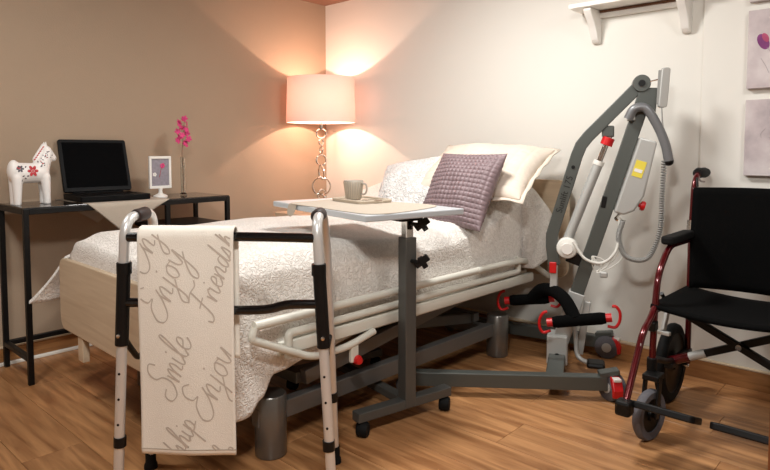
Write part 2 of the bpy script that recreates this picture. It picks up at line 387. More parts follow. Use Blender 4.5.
# quilt -------------------------------------------------------------
def lerp(a, b, t): return a + (b - a) * t
def pw_(x, pts):
    if x <= pts[0][0]: return pts[0][1]
    for (a, va), (b, vb) in zip(pts, pts[1:]):
        if x <= b:
            t = (x - a) / (b - a); t = t * t * (3 - 2 * t); return va + (vb - va) * t
    return pts[-1][1]
NU, NV = 150, 190
def quilt(u, v):
    y = .03 if v < .03 else lerp(.03, 1.905, (v - .03) / .97)
    fd = max(0, 1 - v / .03)
    zt = pw_(y, [(0, .62), (.03, .628), (.12, .66), (.3, .668), (.6, .655), (1.0, .645), (1.18, .648)]) if y < 1.18 else .648 + (y - 1.18) * .285 - .012
    if 1.1 < y < 1.3: zt = lerp(zt, .648 + max(0, (y - 1.2)) * .24, .5)
    if y > 1.78: zt -= ((y - 1.78) / .125) ** 2.2 * .11
    hemR = pw_(y, [(0, .20), (.16, .19), (.22, .225), (.27, .29), (.40, .315), (.7, .35), (1.3, .40), (1.7, .43), (1.9, .50)])
    hemL = pw_(y, [(0, .365), (.3, .40), (1, .42), (1.9, .45)])
    xL, xR = -.99, -.005 + pw_(y, [(0, .0), (1.2, 0), (1.6, .035), (1.9, .06)])
    dL, dR = zt - hemL, zt - hemR
    Wt = xR - xL; tot = dL + Wt + dR; s = u * tot
    rr = .075
    flare = pw_(y, [(0, .03), (.3, .012), (1.3, .012), (1.75, .05), (1.9, .07)])
    fl_l = pw_(y, [(0, .20), (.12, .14), (.5, .06), (1.9, .05)])
    if s < dL:
        t = 1 - s / dL; x = xL - .012 - fl_l * t ** .95; z = zt - dL * t; y -= .115 * t ** 1.9 * max(0, 1 - (y - .028) / .35)
    elif s < dL + Wt:
        x = xL + (s - dL); z = zt
    else:
        t = (s - dL - Wt) / dR; x = xR + .012 + flare * t; z = zt - dR * t
    # round the shoulders
    ex = min(x - xL, xR - x)
    if ex > 0 and ex < rr and dL <= s <= dL + Wt: z -= (rr - math.sqrt(max(0, rr * rr - (rr - ex) ** 2))) * .8
    elif not (dL <= s <= dL + Wt):
        k = min(1, (zt - z) / rr); z = z - rr * .8 * (1 - k) * .9
    p = Vector((x, y, z))
    w = noise.noise(Vector((x * 3.1, y * 2.3, z * 3 + 4))) * .016 + noise.noise(Vector((x * 8, y * 7, z * 8 + 1))) * .006
    side = 0 if dL <= s <= dL + Wt else 1
    if side:
        amt = (zt - z) / max(.05, zt - (hemR if x > -.5 else hemL))
        fold = math.sin(y * 17 + noise.noise(Vector((y * 2, 3, 0))) * 5) * .012 * amt
        if x > -.5:
            tight = 1 if y < .3 else (.25 if y < 1.7 else 1)
            x += (w * .6 + fold) * tight
            if .1 < y < 1.72: x = min(x, .036)
        else: x -= abs(w) + fold
    else: z += w + (.010 * math.sin(y * 5 + x * 4) if y < 1.1 else 0)
    if side == 0: z -= .22 * fd
    return (x, y, z)
q = MB().grid(quilt, NU, NV).build('quilt', M['quilt'], angle=180, loc=(BL[0], BL[1], 0), rot=(0, 0, BR))
sm = q.modifiers.new('thick', 'SOLIDIFY'); sm.thickness = .012; sm.offset = 1
tag(q, 'off-white stitched quilt spread over the care bed', 'quilt')

# pillows -------------------------------------------------------------
def pillow(name, m, w, h, th, center, lean, yaw, roll, label, cells=0, flange=0, seed=0, group=None, amp=.009):
    n = 64
    def side(sg):
        def fn(u, v):
            a, b = u * 2 - 1, v * 2 - 1
            e = max(0, (1 - abs(a) ** 2.6)) ** .55 * max(0, (1 - abs(b) ** 2.6)) ** .55
            x = a * w / 2 * (1 - .07 * (1 - abs(a)) * 0 - .06 * (1 - b * b) * abs(a) ** 3)
            z = b * h / 2 * (1 - .06 * (1 - a * a) * abs(b) ** 3)
            y = -sg * th / 2 * e
            y += noise.noise(Vector((a * 2 + seed, b * 2, sg))) * .018 * e
            if cells:
                g = abs(math.sin(math.pi * (u * cells))) ** .5 * abs(math.sin(math.pi * (v * cells))) ** .5
                y -= sg * amp * (g - .5) * min(1, e * 3)
            if flange:
                pass
            return (x, y, z)
        return fn
    nn = max(110, cells * 8) if cells else n
    mb = MB().grid(side(1), nn, nn); mb.grid(side(-1), nn, nn)
    rot = Matrix.Rotation(BR + yaw, 3, 'Z') @ Matrix.Rotation(-lean, 3, 'X') @ Matrix.Rotation(roll, 3, 'Y')
    c = Matrix.Rotation(BR, 3, 'Z') @ Vector(center) + Vector(BL)
    me = mb.mesh(name, angle=180)
    bm = bmesh.new(); bm.from_mesh(me); bmesh.ops.remove_doubles(bm, verts=bm.verts, dist=.0004); bmesh.ops.recalc_face_normals(bm, faces=bm.faces); bm.to_mesh(me); bm.free()
    for p in me.polygons: p.use_smooth = True
    o = bpy.data.objects.new(name, me); COL.objects.link(o); me.materials.append(m)
    o.location = c; o.rotation_euler = rot.to_euler()
    if flange:
        pts = []
        f = MB()
        loop_in = [(-w / 2 * .97, -h / 2 * .97), (w / 2 * .97, -h / 2 * .97), (w / 2 * .97, h / 2 * .97), (-w / 2 * .97, h / 2 * .97)]
        N = 24; vi = []; vo = []
        for k in range(4):
            a = loop_in[k]; b = loop_in[(k + 1) % 4]
            for t in range(N):
                x = lerp(a[0], b[0], t / N); z = lerp(a[1], b[1], t / N)
                pin = 1 - .055 * (1 - (abs(t / N * 2 - 1)) ** 2)
                sc = pin
                vi.append((x * sc, .003, z * sc)); k2 = (1 + flange / max(abs(x), abs(z)) * .9)
                wob = .006 * math.sin(t * 1.1 + k)
                vo.append((x * sc * (1 + flange / (w / 2)), wob + .002, z * sc * (1 + flange / (h / 2))))
        n4 = 4 * N
        f.add(vi + vo, [(i, (i + 1) % n4, n4 + (i + 1) % n4, n4 + i) for i in range(n4)])
        fo = f.build('flange', m, o, angle=180); s_ = fo.modifiers.new('thick', 'SOLIDIFY'); s_.thickness = .005; s_.offset = 0
    return tag(o, label, 'pillow', group)
pillow('bed_pillow', M['cream'], .58, .46, .18, (-.13, 1.62, .90), R(62), R(12), R(4), 'large cream pillow with a flanged edge behind the other two', cells=10, flange=.03, seed=3, amp=.004)
pillow('throw_pillow', M['silverpillow'], .40, .38, .15, (-.425, 1.45, .812), R(44), R(8), R(-12), 'silvery white brocade throw pillow', seed=8)
pillow('throw_pillow', M['mauve'], .385, .385, .13, (-.09, 1.395, .818), R(30), R(-4), R(0), 'mauve quilted square throw pillow leaning on the cream one', cells=17, amp=.007, seed=1)

# ------------------------------------------------------------------ nightstand and lamp
ns = thing('nightstand', 'pale wooden nightstand with an open niche in the corner', 'nightstand', (.30, -.27, 0))
MB().bb(-.26, .255, -.215, .215, .572, .60).build('top', M['birch2'], ns, .003)
for s_ in (-1, 1): MB().bb(s_ * .245 - .011, s_ * .245 + .011, -.205, .205, .04, .572).build('side_panel', M['birch2'], ns, .002)
MB().bb(-.234, .234, .19, .205, .04, .572).build('back_panel', M['dark'], ns)
MB().bb(-.234, .234, -.2, .19, .40, .418).build('shelf', M['birch2'], ns, .002)
MB().bb(-.234, .234, -.2, .19, .04, .06).build('bottom', M['birch2'], ns, .002)
dr = MB().bb(-.23, .23, -.212, -.195, .07, .39).build('door', M['birch2'], ns, .003)
MB().lathe([(0, .022), (.013, .02), (.012, .01), (.006, 0)], (-.17, -.212, .24), (0, -1, 0), 16).build('knob', M['chrome'], dr)

LX, LY = .25, -.27
tl = thing('table_lamp', 'table lamp with a drum shade on a stack of chrome rings', 'lamp', (LX, LY, .60))
MB().lathe([(0, .0), (.075, 0), (.078, .006), (.07, .014), (.012, .02), (.010, .03), (0, .03)], n=36).build('base', M['chrome'], tl)
z = .03
rings = [(.038, (1, .25, 0), .055), (.040, (.2, 1, .1), .045), (.055, (.72, -.62, 0), .11), (.036, (.55, .8, .15), .085), (.030, (.9, -.1, .1), .10), (.022, (.1, 1, .1), .06), (.024, (.7, -.7, .1), .07)]
zc = [.075, .105, .165, .255, .335, .40, .45, .505]
rr = [(.045, (.3, 1, 0)), (.040, (1, .2, 0)), (.058, (.70, -.71, 0)), (.046, (.35, .93, .1)), (.034, (1, -.3, .1)), (.022, (.3, 1, 0)), (.020, (.9, .1, .1)), (.030, (.72, -.68, 0))]
for (r_, ax), zz in zip(rr, zc): MB().torus((0, 0, zz), r_, .0052, ax, 32, 8).build('ring', M['chrome'], tl)
MB().cyl((0, 0, .53), (0, 0, .60), .011).build('lamp_holder', M['chrome'], tl)
sh = bpy.data.materials.new('lamp shade fabric'); sh.use_nodes = True; nt = sh.node_tree; nt.nodes.clear()
o_ = nt.nodes.new('ShaderNodeOutputMaterial'); df = nt.nodes.new('ShaderNodeBsdfDiffuse'); tr = nt.nodes.new('ShaderNodeBsdfTranslucent'); mxs = nt.nodes.new('ShaderNodeMixShader')
nn = nt.nodes.new('ShaderNodeTexNoise'); nn.inputs['Scale'].default_value = 120; cm = nt.nodes.new('ShaderNodeMix'); cm.data_type = 'RGBA'
cm.inputs[6].default_value = lin('#f1d6ce'); cm.inputs[7].default_value = lin('#f8e1da'); nt.links.new(nn.outputs[0], cm.inputs[0])
nt.links.new(cm.outputs[2], df.inputs[0]); nt.links.new(cm.outputs[2], tr.inputs[0]); mxs.inputs[0].default_value = .3
nt.links.new(df.outputs[0], mxs.inputs[1]); nt.links.new(tr.outputs[0], mxs.inputs[2]); nt.links.new(mxs.outputs[0], o_.inputs[0])
MB().lathe([(.218, .575), (.222, .575), (.214, .858), (.210, .858)], n=72, closed=True).build('shade', sh, tl, angle=60)
sp = MB()
for k in range(3):
    a = R(120 * k); sp.tube([(0, 0, .595), (.216 * math.cos(a), .216 * math.sin(a), .60)], .002, 6)
sp.torus((0, 0, .578), .217, .002, n=48, k=6).build('shade_ring', M['white'], tl)
MB().lathe([(0, .60), (.012, .60), (.013, .61), (.020, .632), (.022, .645), (.020, .658), (.012, .668), (0, .670)], n=20).build('bulb', mat('warm bulb', '#fff0dd', .4, emit=('#ffcf9a', 12)), tl)
pl = bpy.data.lights.new('lamp_glow', 'POINT'); pl.energy = 14; pl.color = (1, .68, .52); pl.shadow_soft_size = .012
plo = bpy.data.objects.new('lamp_glow', pl); COL.objects.link(plo); plo.location = (LX, LY, .60 + .715)

# ------------------------------------------------------------------ desk by the tan wall
dk = thing('console_desk', 'narrow black metal console desk with glass top along the tan wall', 'desk', (.038, -2.045, 0))
DW, DD, DH = 1.0, .345, .752      # runs along +y
t = .022
for yy in (0, DW - t):
    for xx in (0, DD - t):
        MB().bb(xx, xx + t, yy, yy + t, 0, DH).build('leg', M['black'], dk, .002)
for xx in (0, DD - t): MB().bb(xx, xx + t, t, DW - t, DH - .024, DH).build('top_rail', M['black'], dk, .002)
for yy in (0, DW - t): MB().bb(t, DD - t, yy, yy + t, DH - .024, DH).build('top_rail', M['black'], dk, .002)
MB().bb(0, t, t, DW - t, .10, .122).build('bottom_rail', M['black'], dk, .002)
for yy in (0, DW - t): MB().bb(t, DD - t, yy, yy + t, .10, .122).build('bottom_rail', M['black'], dk, .002)
cy_ = .635
for xx in (0, DD - t): MB().bb(xx, xx + t, cy_, cy_ + t, .60, DH - .024).build('niche_post', M['black'], dk, .002)
MB().bb(0, DD, cy_, DW - t, .598, .618).build('niche_shelf', M['black'], dk, .002)
MB().bb(.004, DD - .004, .004, cy_, DH, DH + .006).build('glass_top', M['blackgloss'], dk, .001)
MB().bb(.004, DD - .004, cy_ + .002, DW - .004, DH, DH + .006).build('glass_top', M['deskglass'], dk, .001)
DT = DH + .006

# runner cloth on the desk, corner hanging over the front
def cloth():
    mb = MB(); x0, x1 = .05, .385
    def top(y): return DT + .001
    def fn(u, v):
        y = lerp(-1.785, -1.395, u)
        pk = 1 - abs((y + 1.64) / (.145 if y < -1.64 else .245)); pk = max(0, pk)
        L1 = x1 - x0; drop = .135 * pk; tot = L1 + drop; s = v * tot
        if s < L1: return (x0 + s, y, DT + .0012)
        d_ = s - L1; return (x1 + min(.006, d_ * .5) + .003 * math.sin(y * 40), y, DT + .0012 - d_)
    mb.grid(fn, 60, 40)
    def fb_(u, v):
        y = lerp(-1.80, -1.40, u); pk = max(0, 1 - abs((y + 1.60) / .20)); 
        L1 = .018; drop = .13 * pk; tot = L1 + drop; s = v * tot
        if s < L1: return (x0 - s, y, DT + .0012)
        return (x0 - L1 - .003, y, DT + .0012 - (s - L1))
    mb.grid(fb_, 40, 16)
    o = mb.build('table_runner', M['runner'], angle=60); s_ = o.modifiers.new('thick', 'SOLIDIFY'); s_.thickness = .0016; s_.offset = 1
    return o
tag(cloth(), 'beige linen cloth under the laptop with a corner hanging off the desk', 'cloth')

# laptop
lp = thing('laptop', 'black open laptop on the desk', 'laptop', (.215, -1.625, DT + .004), R(-3))
bx_, by_ = .25, .325
bs = MB().prism(rrect(-.125, .125, -by_ / 2, by_ / 2, .012), (0, 0, 0), (1, 0, 0), (0, 1, 0), .026).build('base', M['laptop'], lp, .003)
for r_ in range(5):
    for c_ in range(13):
        MB().bb(-.085 + r_ * .021, -.067 + r_ * .021, -.14 + c_ * .0215, -.121 + c_ * .0215, .026, .0285).build('key', M['blackgloss'], bs, .001, seg=1)
MB().bb(.045, .10, -.045, .045, .026, .0268).build('touchpad', M['blackgloss'], bs)
MB().cyl((-.118, -.12, .028), (-.118, .12, .028), .008).build('hinge', M['laptop'], lp)
ld = MB().prism(rrect(-by_ / 2, by_ / 2, 0, .268, .012), (-.118, 0, .03), (0, 1, 0), (-math.sin(R(17)), 0, math.cos(R(17))), .014).build('lid', M['laptop'], lp, .003)
ex = Vector((math.cos(R(17)), 0, math.sin(R(17)))); ez = Vector((-math.sin(R(17)), 0, math.cos(R(17))))
MB().prism([(-.146, .022), (.146, .022), (.146, .252), (-.146, .252)], Vector((-.118, 0, .03)) + ex * .0142, (0, 1, 0), ez, .0012).build('screen', M['screen'], ld)

# wooden horse
hs = thing('toy_horse', 'white folk-art wooden horse with red flowers', 'figurine', (.21, -1.95, DT), R(0)); hs.scale = (.92, .88, 1.0)
mb = MB()
def cap(a, b, r1, r2, n=14, m_=1.0):
    a = Vector(a); b = Vector(b); mb.tube([a, a.lerp(b, .25), a.lerp(b, .5), a.lerp(b, .75), b], [r1, lerp(r1, r2, .25), lerp(r1, r2, .5), lerp(r1, r2, .75), r2], n); mb.sphere(a, r1); mb.sphere(b, r2)
cap((0, -.062, .140), (0, .035, .140), .047, .044)
for sx in (-1, 1):
    cap((sx * .022, -.078, .12), (sx * .026, -.080, .014), .026, .0175)
    cap((sx * .022, .052, .12), (sx * .026, .055, .014), .024, .0165)
    for yy, xx in ((-.080, .026), (.055, .026)): mb.cyl((sx * xx, yy, 0), (sx * xx, yy, .03), .0175)
cap((0, .035, .150), (0, .070, .225), .042, .028)
cap((0, .068, .238), (0, .100, .205), .024, .0155)
mb.sphere((0, -.085, .15), (.034, .03, .05))
for sx in (-1, 1): cap((sx * .011, .062, .252), (sx * .013, .062, .278), .008, .004, 8)
cap((0, .055, .262), (0, .012, .20), .012, .012)
hb_ = mb.build('body', M['paperwhite'], hs, angle=180)
rm = hb_.modifiers.new('remesh', 'REMESH'); rm.mode = 'VOXEL'; rm.voxel_size = .0042; rm.use_smooth_shade = True
s_ = hb_.modifiers.new('smooth', 'SMOOTH'); s_.factor = .6; s_.iterations = 7
bpy.context.view_layer.update()
dg = bpy.context.evaluated_depsgraph_get(); ev = hb_.evaluated_get(dg)
def decal(y, z, r, m, name, kind='dot', ang=0):
    hit, loc, nor, _ = ev.ray_cast(Vector((.3, y, z)), Vector((-1, 0, 0)))
    if not hit: return
    rot = nor.to_track_quat('Z', 'Y').to_matrix() @ Matrix.Rotation(ang, 3, 'Z')
    g = MB()
    if kind == 'flower':
        for k in range(6):
            a = R(60 * k); g.sphere(loc + rot @ Vector((math.cos(a) * r * .6, math.sin(a) * r * .6, 0)), (r * .42, r * .28, .0016), 10, 5, rot @ Matrix.Rotation(a, 3, 'Z'))
        g.sphere(loc, (r * .2, r * .2, .002), 8, 5, rot)
    else: g.sphere(loc, (r, r * .55, .0014), 8, 5, rot)
    g.build(name, m, hs)
decal(-.012, .150, .026, M['redpaint'], 'painted_flower', 'flower')
decal(-.068, .160, .017, M['darkpaint'], 'painted_flower', 'flower')
decal(-.072, .166, .010, M['redpaint'], 'painted_flower', 'flower')
for y_, z_, a_ in ((-.055, .128, .4), (-.045, .118, -.6), (-.06, .108, 1.2), (-.035, .128, .2), (-.042, .168, 1), (.03, .170, .5), (.02, .19, -1), (-.05, .09, 1)): decal(y_, z_, .006, M['darkpaint'], 'painted_leaf', 'dot', a_)
for k in range(22):
    u_ = random.random(); y_ = .03 + u_ * .05 + random.uniform(-.022, .022); z_ = .165 + u_ * .072 + random.uniform(-.012, .012)
    decal(y_, z_, .0042, random.choice((M['redpaint'], M['darkpaint'], M['darkpaint'])), 'painted_dot', 'dot', random.random() * 3)
for k in range(7):
    u_ = k / 6; decal(.009 + .04 * u_, .20 + .055 * u_, .006, M['redpaint'], 'mane_stroke', 'dot', .6)

# picture frame on a foot
pf = thing('photo_frame', 'small white photo frame on a trumpet foot standing on the desk', 'photo frame', (.20, -1.345, DT), R(-4))
g = MB()
for y0, y1, z0, z1 in ((-.058, .058, .042, .056), (-.058, .058, .196, .210), (-.058, -.046, .056, .196), (.046, .058, .056, .196)): g.bb(-.008, .008, y0, y1, z0, z1)
g.build('frame', M['white'], pf, .002)
ph = MB().bb(-.002, .002, -.047, .047, .055, .197).build('print', M['photo'], pf)
MB().lathe([(0, 0), (.036, 0), (.034, .006), (.012, .016), (.009, .03), (.012, .044), (0, .046)], n=24).build('foot', M['white'], pf)
blossom = MB()
for k in range(5):
    a = R(72 * k); blossom.sphere((.0032, .012 + math.cos(a) * .008, .16 + math.sin(a) * .008), (.001, .006, .006), 8, 5)
blossom.build('printed_blossom', M['pink'], ph)
b3 = MB()
for k in range(5):
    a = R(72 * k); b3.sphere((.0032, -.03 + math.cos(a) * .006, .115 + math.sin(a) * .006), (.001, .005, .005), 8, 5)
b3.build('printed_blossom', M['white'], ph)
MB().tube([(.003, .022, .172), (.003, .005, .145), (.003, -.005, .10)], .0012, 6).build('printed_stem', M['redpaint'], ph)

# bud vase with orchid
bv = thing('bud_vase', 'slim glass tube vase on the desk', 'vase', (.20, -1.215, DT))
MB().lathe([(0, 0), (.019, 0), (.019, .006), (.0125, .012), (.0125, .205), (.0105, .205), (.0105, .014), (0, .012)], n=24).build('tube', M['glass'], bv)
fs = thing('orchid_spray', 'spray of magenta orchid blossoms in the glass tube vase', 'flower', (.20, -1.215, DT + .016))
st = cr([(0, 0, 0), (.001, .002, .08), (-.001, -.003, .20), (0, .004, .29), (.004, .012, .385)], 6)
MB().tube(st, .0016, 6).build('stem', M['stem'], fs)
for k in range(15):
    zz = .255 + .0095 * k * 1.05; a = k * 2.4; r_ = .034 * (1 - .45 * (k / 15))
    c = Vector((math.cos(a) * r_ * .8, .004 + math.sin(a) * r_, zz))
    g = MB(); rot = Euler((random.uniform(-.8, .8), 1.2 + random.uniform(-.5, .5), random.uniform(-1, 1))).to_matrix()
    for p in range(5):
        b = R(72 * p); g.sphere(c + rot @ Vector((math.cos(b) * .0095, math.sin(b) * .0095, 0)), (.010, .0065, .0025), 8, 5, rot @ Matrix.Rotation(b, 3, 'Z'))
    g.tube([c, (0, .004, zz - .01)], .0008, 5)
    g.build('blossom', M['pink'], fs)

# ------------------------------------------------------------------ overbed table
OT = (1.78, -1.22, 0); OA = R(-12.5)
ot = thing('overbed_table', 'rolling overbed table with a pale top and dark grey stand', 'table', OT, OA)
MB().bb(-.024, .024, -.024, .024, .06, .685).build('column', M['steelgrey'], ot, .003)
MB().bb(-.016, .016, -.016, .016, .68, .755).build('inner_column', M['chrome'], ot, .003)
MB().bb(-.022, .022, -.225, .20, .056, .09).build('foot_bar', M['steelgrey'], ot, .003)
MB().bb(-.50, -.022, -.02, .02, .058, .088).build('foot_stem', M['steelgrey'], ot, .003)
MB().bb(-.54, -.50, -.24, .24, .056, .088).build('foot_bar', M['steelgrey'], ot, .003)
for xx, yy in ((0, -.20), (0, .175), (-.52, -.21), (-.52, .21)):
    c = MB().lathe([(0, -.02), (.022, -.02), (.027, -.012), (.027, .012), (.022, .02), (0, .02)], (xx + .008, yy, .027), (.75, .65, 0), 24).build('caster', M['rubber'], ot, angle=50)
    MB().bb(xx - .012, xx + .012, yy - .016, yy + .016, .04, .057).build('caster_housing', M['black'], c, .006)
MB().bb(-.60, .105, -.25, .18, .765, .787).build('table_top', M['tabletop'], ot, .004)
MB().bb(-.28, .03, -.05, .05, .745, .765).build('top_bracket', M['black'], ot, .004)
for zz, nm in ((.60, 'clamp_knob'), (.735, 'tilt_knob')):
    k_ = MB().cyl((.02, .0, zz), (.05, .012, zz), .007, 12); k_.bar((.035, .01, zz - .016), (.065, .045, zz + .018), .018, .026); k_.bar((.045, .02, zz + .016), (.06, .04, zz - .022), .018, .02); k_.build(nm, M['black'], ot, .003)
TZ = .787
def rot_ot(x, y): return (OT[0] + x * math.cos(OA) - y * math.sin(OA), OT[1] + x * math.sin(OA) + y * math.cos(OA))
# runner on the table, the end drooping over the near edge
rp = [(-.50, 0), (-.475, -.13), (-.44, -.249), (-.25, -.245), (-.04, -.24), (.085, -.215), (.095, -.10), (.01, .12), (-.06, .165), (-.14, .155), (-.31, .10)]
rpts = [(p.x, p.y) for p in cr([(a, b, 0) for a, b in rp], 5, closed=True)]
rm_ = MB().prism(rpts, (0, 0, TZ + .0004), (1, 0, 0), (0, 1, 0), .0022)
def tabfn(u, v):
    w_ = .034 * math.sqrt(max(0.02, 1 - (max(0, v - .45) / .56) ** 2)); a_ = v * .075
    return (-.405 + (u * 2 - 1) * w_ - .012 * v, -.243 - min(a_, .012) - a_ * .12, TZ + .0022 - max(0, a_ - .008) * .75)
rm_.grid(tabfn, 8, 10)
o = rm_.build('table_runner', M['runner'], loc=OT, rot=(0, 0, OA), angle=60)
tag(o, 'beige linen runner lying on the overbed table', 'cloth')
tx, ty = rot_ot(-.335, .02)
tr = MB().prism(rrect(-.112, .112, -.08, .08, .02), (0, 0, 0), (1, 0, 0), (0, 1, 0), .006)
rim = [(x, y, .009) for x, y in rrect(-.110, .110, -.078, .078, .02)]
tr.tube(rim, .0045, 8, closed=True)
to = tr.build('serving_tray', M['tray'], loc=(tx, ty, TZ + .0032), rot=(0, 0, OA), bevel=0)
tag(to, 'small taupe rectangular tray under the mug', 'tray')
mx_, my_ = rot_ot(-.35, .03)
mg = thing('mug', 'ribbed grey stoneware mug standing on the tray', 'mug', (1.425, -1.142, TZ + .0095), OA)
prof = [(0, 0), (.026, 0), (.030, .003), (.041, .078), (.0395, .080), (.038, .078), (.029, .006), (0, .005)]
cm_ = MB().lathe(prof, n=48)
cup = cm_.build('cup', M['pewter'], mg, angle=50)
for k in range(24):
    a = R(15 * k); MB().tube([(math.cos(a) * .0315, math.sin(a) * .0315, .006), (math.cos(a) * .041, math.sin(a) * .041, .074)], .0016, 6).build('rib', M['tray'], cup)
MB().tube(cr([(.036, 0, .068), (.058, 0, .066), (.064, 0, .045), (.055, 0, .026), (.034, 0, .022)], 6), .004, 8).build('handle', M['pewter'], mg, rot=(0, 0, R(25)))
sx_, sy_ = rot_ot(-.255, .03)
sp_ = MB(); sp_.sphere((0, 0, .004), (.02, .013, .0035)); sp_.tube([(.015, 0, .005), (.05, .002, .008), (.09, .0, .006)], [.003, .002, .003], 8)
tag(sp_.build('teaspoon', M['chrome'], loc=(sx_ - .02, sy_ - .03, TZ + .0095), rot=(0, 0, OA + R(12))), 'small metal teaspoon on the tray beside the mug', 'spoon')

# ------------------------------------------------------------------ walker
WM = (1.794, -2.004, 0); WA = R(40.12)
wk = thing('walking_frame', 'folding aluminium walking frame with black crossbars', 'walker', WM, WA)
legs = {}
for sx, nm in ((-1, 'L'), (1, 'R')):
    fx, tx_ = sx * .296, sx * .256
    tx2 = tx_ - sx * .006; rx, ry = (.264, .305) if sx > 0 else (-.312, .25)
    front = fillet([(fx, 0, .03), (lerp(fx, tx_, .85), 0, .70), (tx_, .0, .818), (tx2, .17, .822), (lerp(tx2, rx, .15), ry - .075, .70), (rx, ry, .03)], .06, 8)
    up = MB().tube(front, .0135, 16).build('side_frame', M['alu'], wk)
    # grip
    g0, g1 = Vector((tx2, .052, .8195)), Vector((tx2, .118, .821))
    MB().tube([g0, g0.lerp(g1, .1), g0.lerp(g1, .5), g0.lerp(g1, .9), g1], [.016, .019, .018, .019, .016], 16).build('grip', mat('brown foam grip', '#2a1b17', .6), up)
    a = Vector((lerp(fx, tx_, .56), 0, .475)); b = Vector((lerp(fx, tx_, .86), 0, .70))
    sl = MB().tube([a, b], .0175, 16).build('sleeve', M['black'], wk, .002)
    MB().tube([b - Vector((0, 0, .03)), b], .0195, 16).build('collar', M['black'], sl)
    MB().lathe([(0, .006), (.005, .005), (.006, 0)], a + Vector((0, -.016, .03)), (0, -1, 0), 12).build('push_button', M['chrome'], sl)
    for zz in (.40, .33, .26):
        xx = lerp(fx, tx_, zz / .81); MB().lathe([(0, .0012), (.0035, .001), (.0035, 0)], (xx, -.0132, zz), (0, -1, 0), 10).build('height_hole', M['black'], up)
    xx = lerp(fx, tx_, .205 / .81); MB().tube([(xx, 0, .195), (xx - sx * .001, 0, .222)], .0165, 16).build('lock_ring', M['black'], wk)
    MB().lathe([(.0, 0), (.021, 0), (.020, .012), (.016, .02), (.016, .055), (0, .055)], (fx, 0, 0), n=20).build('rubber_tip', M['rubber'], wk)
    MB().lathe([(.0, 0), (.021, 0), (.020, .012), (.016, .02), (.016, .055), (0, .055)], (rx, ry, 0), n=20).build('rubber_tip', M['rubber'], wk)
    yy = lerp(.262, .215, .205 / .7); MB().tube([(lerp(rx, tx2, .25), ry - .02, .21), (lerp(rx, tx2, .29), ry - .024, .24)], .0165, 16).build('lock_ring', M['black'], wk)
    MB().tube(cr([(lerp(fx, tx_, .6), .012, .49), (lerp(fx, tx_, .58), .06, .44), (lerp(rx, tx2, .45), .13, .40), (lerp(rx, tx2, .55), ry - .045, .43)], 6), .0085, 10).build('side_brace', M['black'], wk)
c1 = MB().tube(cr([(-.250, 0, .768), (-.1, .004, .770), (.1, .004, .770), (.250, 0, .768)], 6), .0125, 14).build('cross_bar', M['blackgloss'], wk)
c2 = MB().tube(cr([(-.262, 0, .592), (-.18, .0, .590), (-.1, .0, .575), (.1, 0, .575), (.18, 0, .590), (.262, 0, .592)], 6), .0125, 14).build('cross_bar', M['blackgloss'], wk)

# towel over the crossbar with hand lettering
TS0, TS1 = -.213, .040
def towel_pt(s, zz, off=0):
    """s in walker x, zz = height on the front fall"""
    w = .004 * math.sin(s * 26 + zz * 3) * (1 - .5 * (zz / .8)) + .003 * math.sin(zz * 9 + s * 6)
    return Vector((s - .006 * (1 - zz / .79) * (1 if s < -.08 else .4), -.0195 + w - off, zz))
def tw(u, v):
    s = lerp(TS0, TS1, u)
    L = .60; arc = math.pi * .017; back = .34; tot = L + arc + back; d_ = v * tot
    if d_ < L: return towel_pt(s, .185 + d_ / L * (.775 - .185))
    if d_ < L + arc:
        a = (d_ - L) / .017; p = towel_pt(s, .775); return (p.x, .0025 - (.0025 - p.y) * math.cos(a), .775 + .021 * math.sin(a))
    p = towel_pt(s, .775); return (p.x, .026 + .003 * math.sin(s * 20), .775 - (d_ - L - arc))
o = MB().grid(tw, 40, 90).build('hand_towel', M['towel'], loc=WM, rot=(0, 0, WA), angle=180)
s_ = o.modifiers.new('thick', 'SOLIDIFY'); s_.thickness = .004; s_.offset = 1
tag(o, 'ivory cloth with script lettering hung over the walking frame crossbar', 'towel')
hem = MB().tube([towel_pt(lerp(TS0, TS1, k / 20), .200, .0048) for k in range(21)], .0011, 6).build('hem_stitch', M['runner'], o)
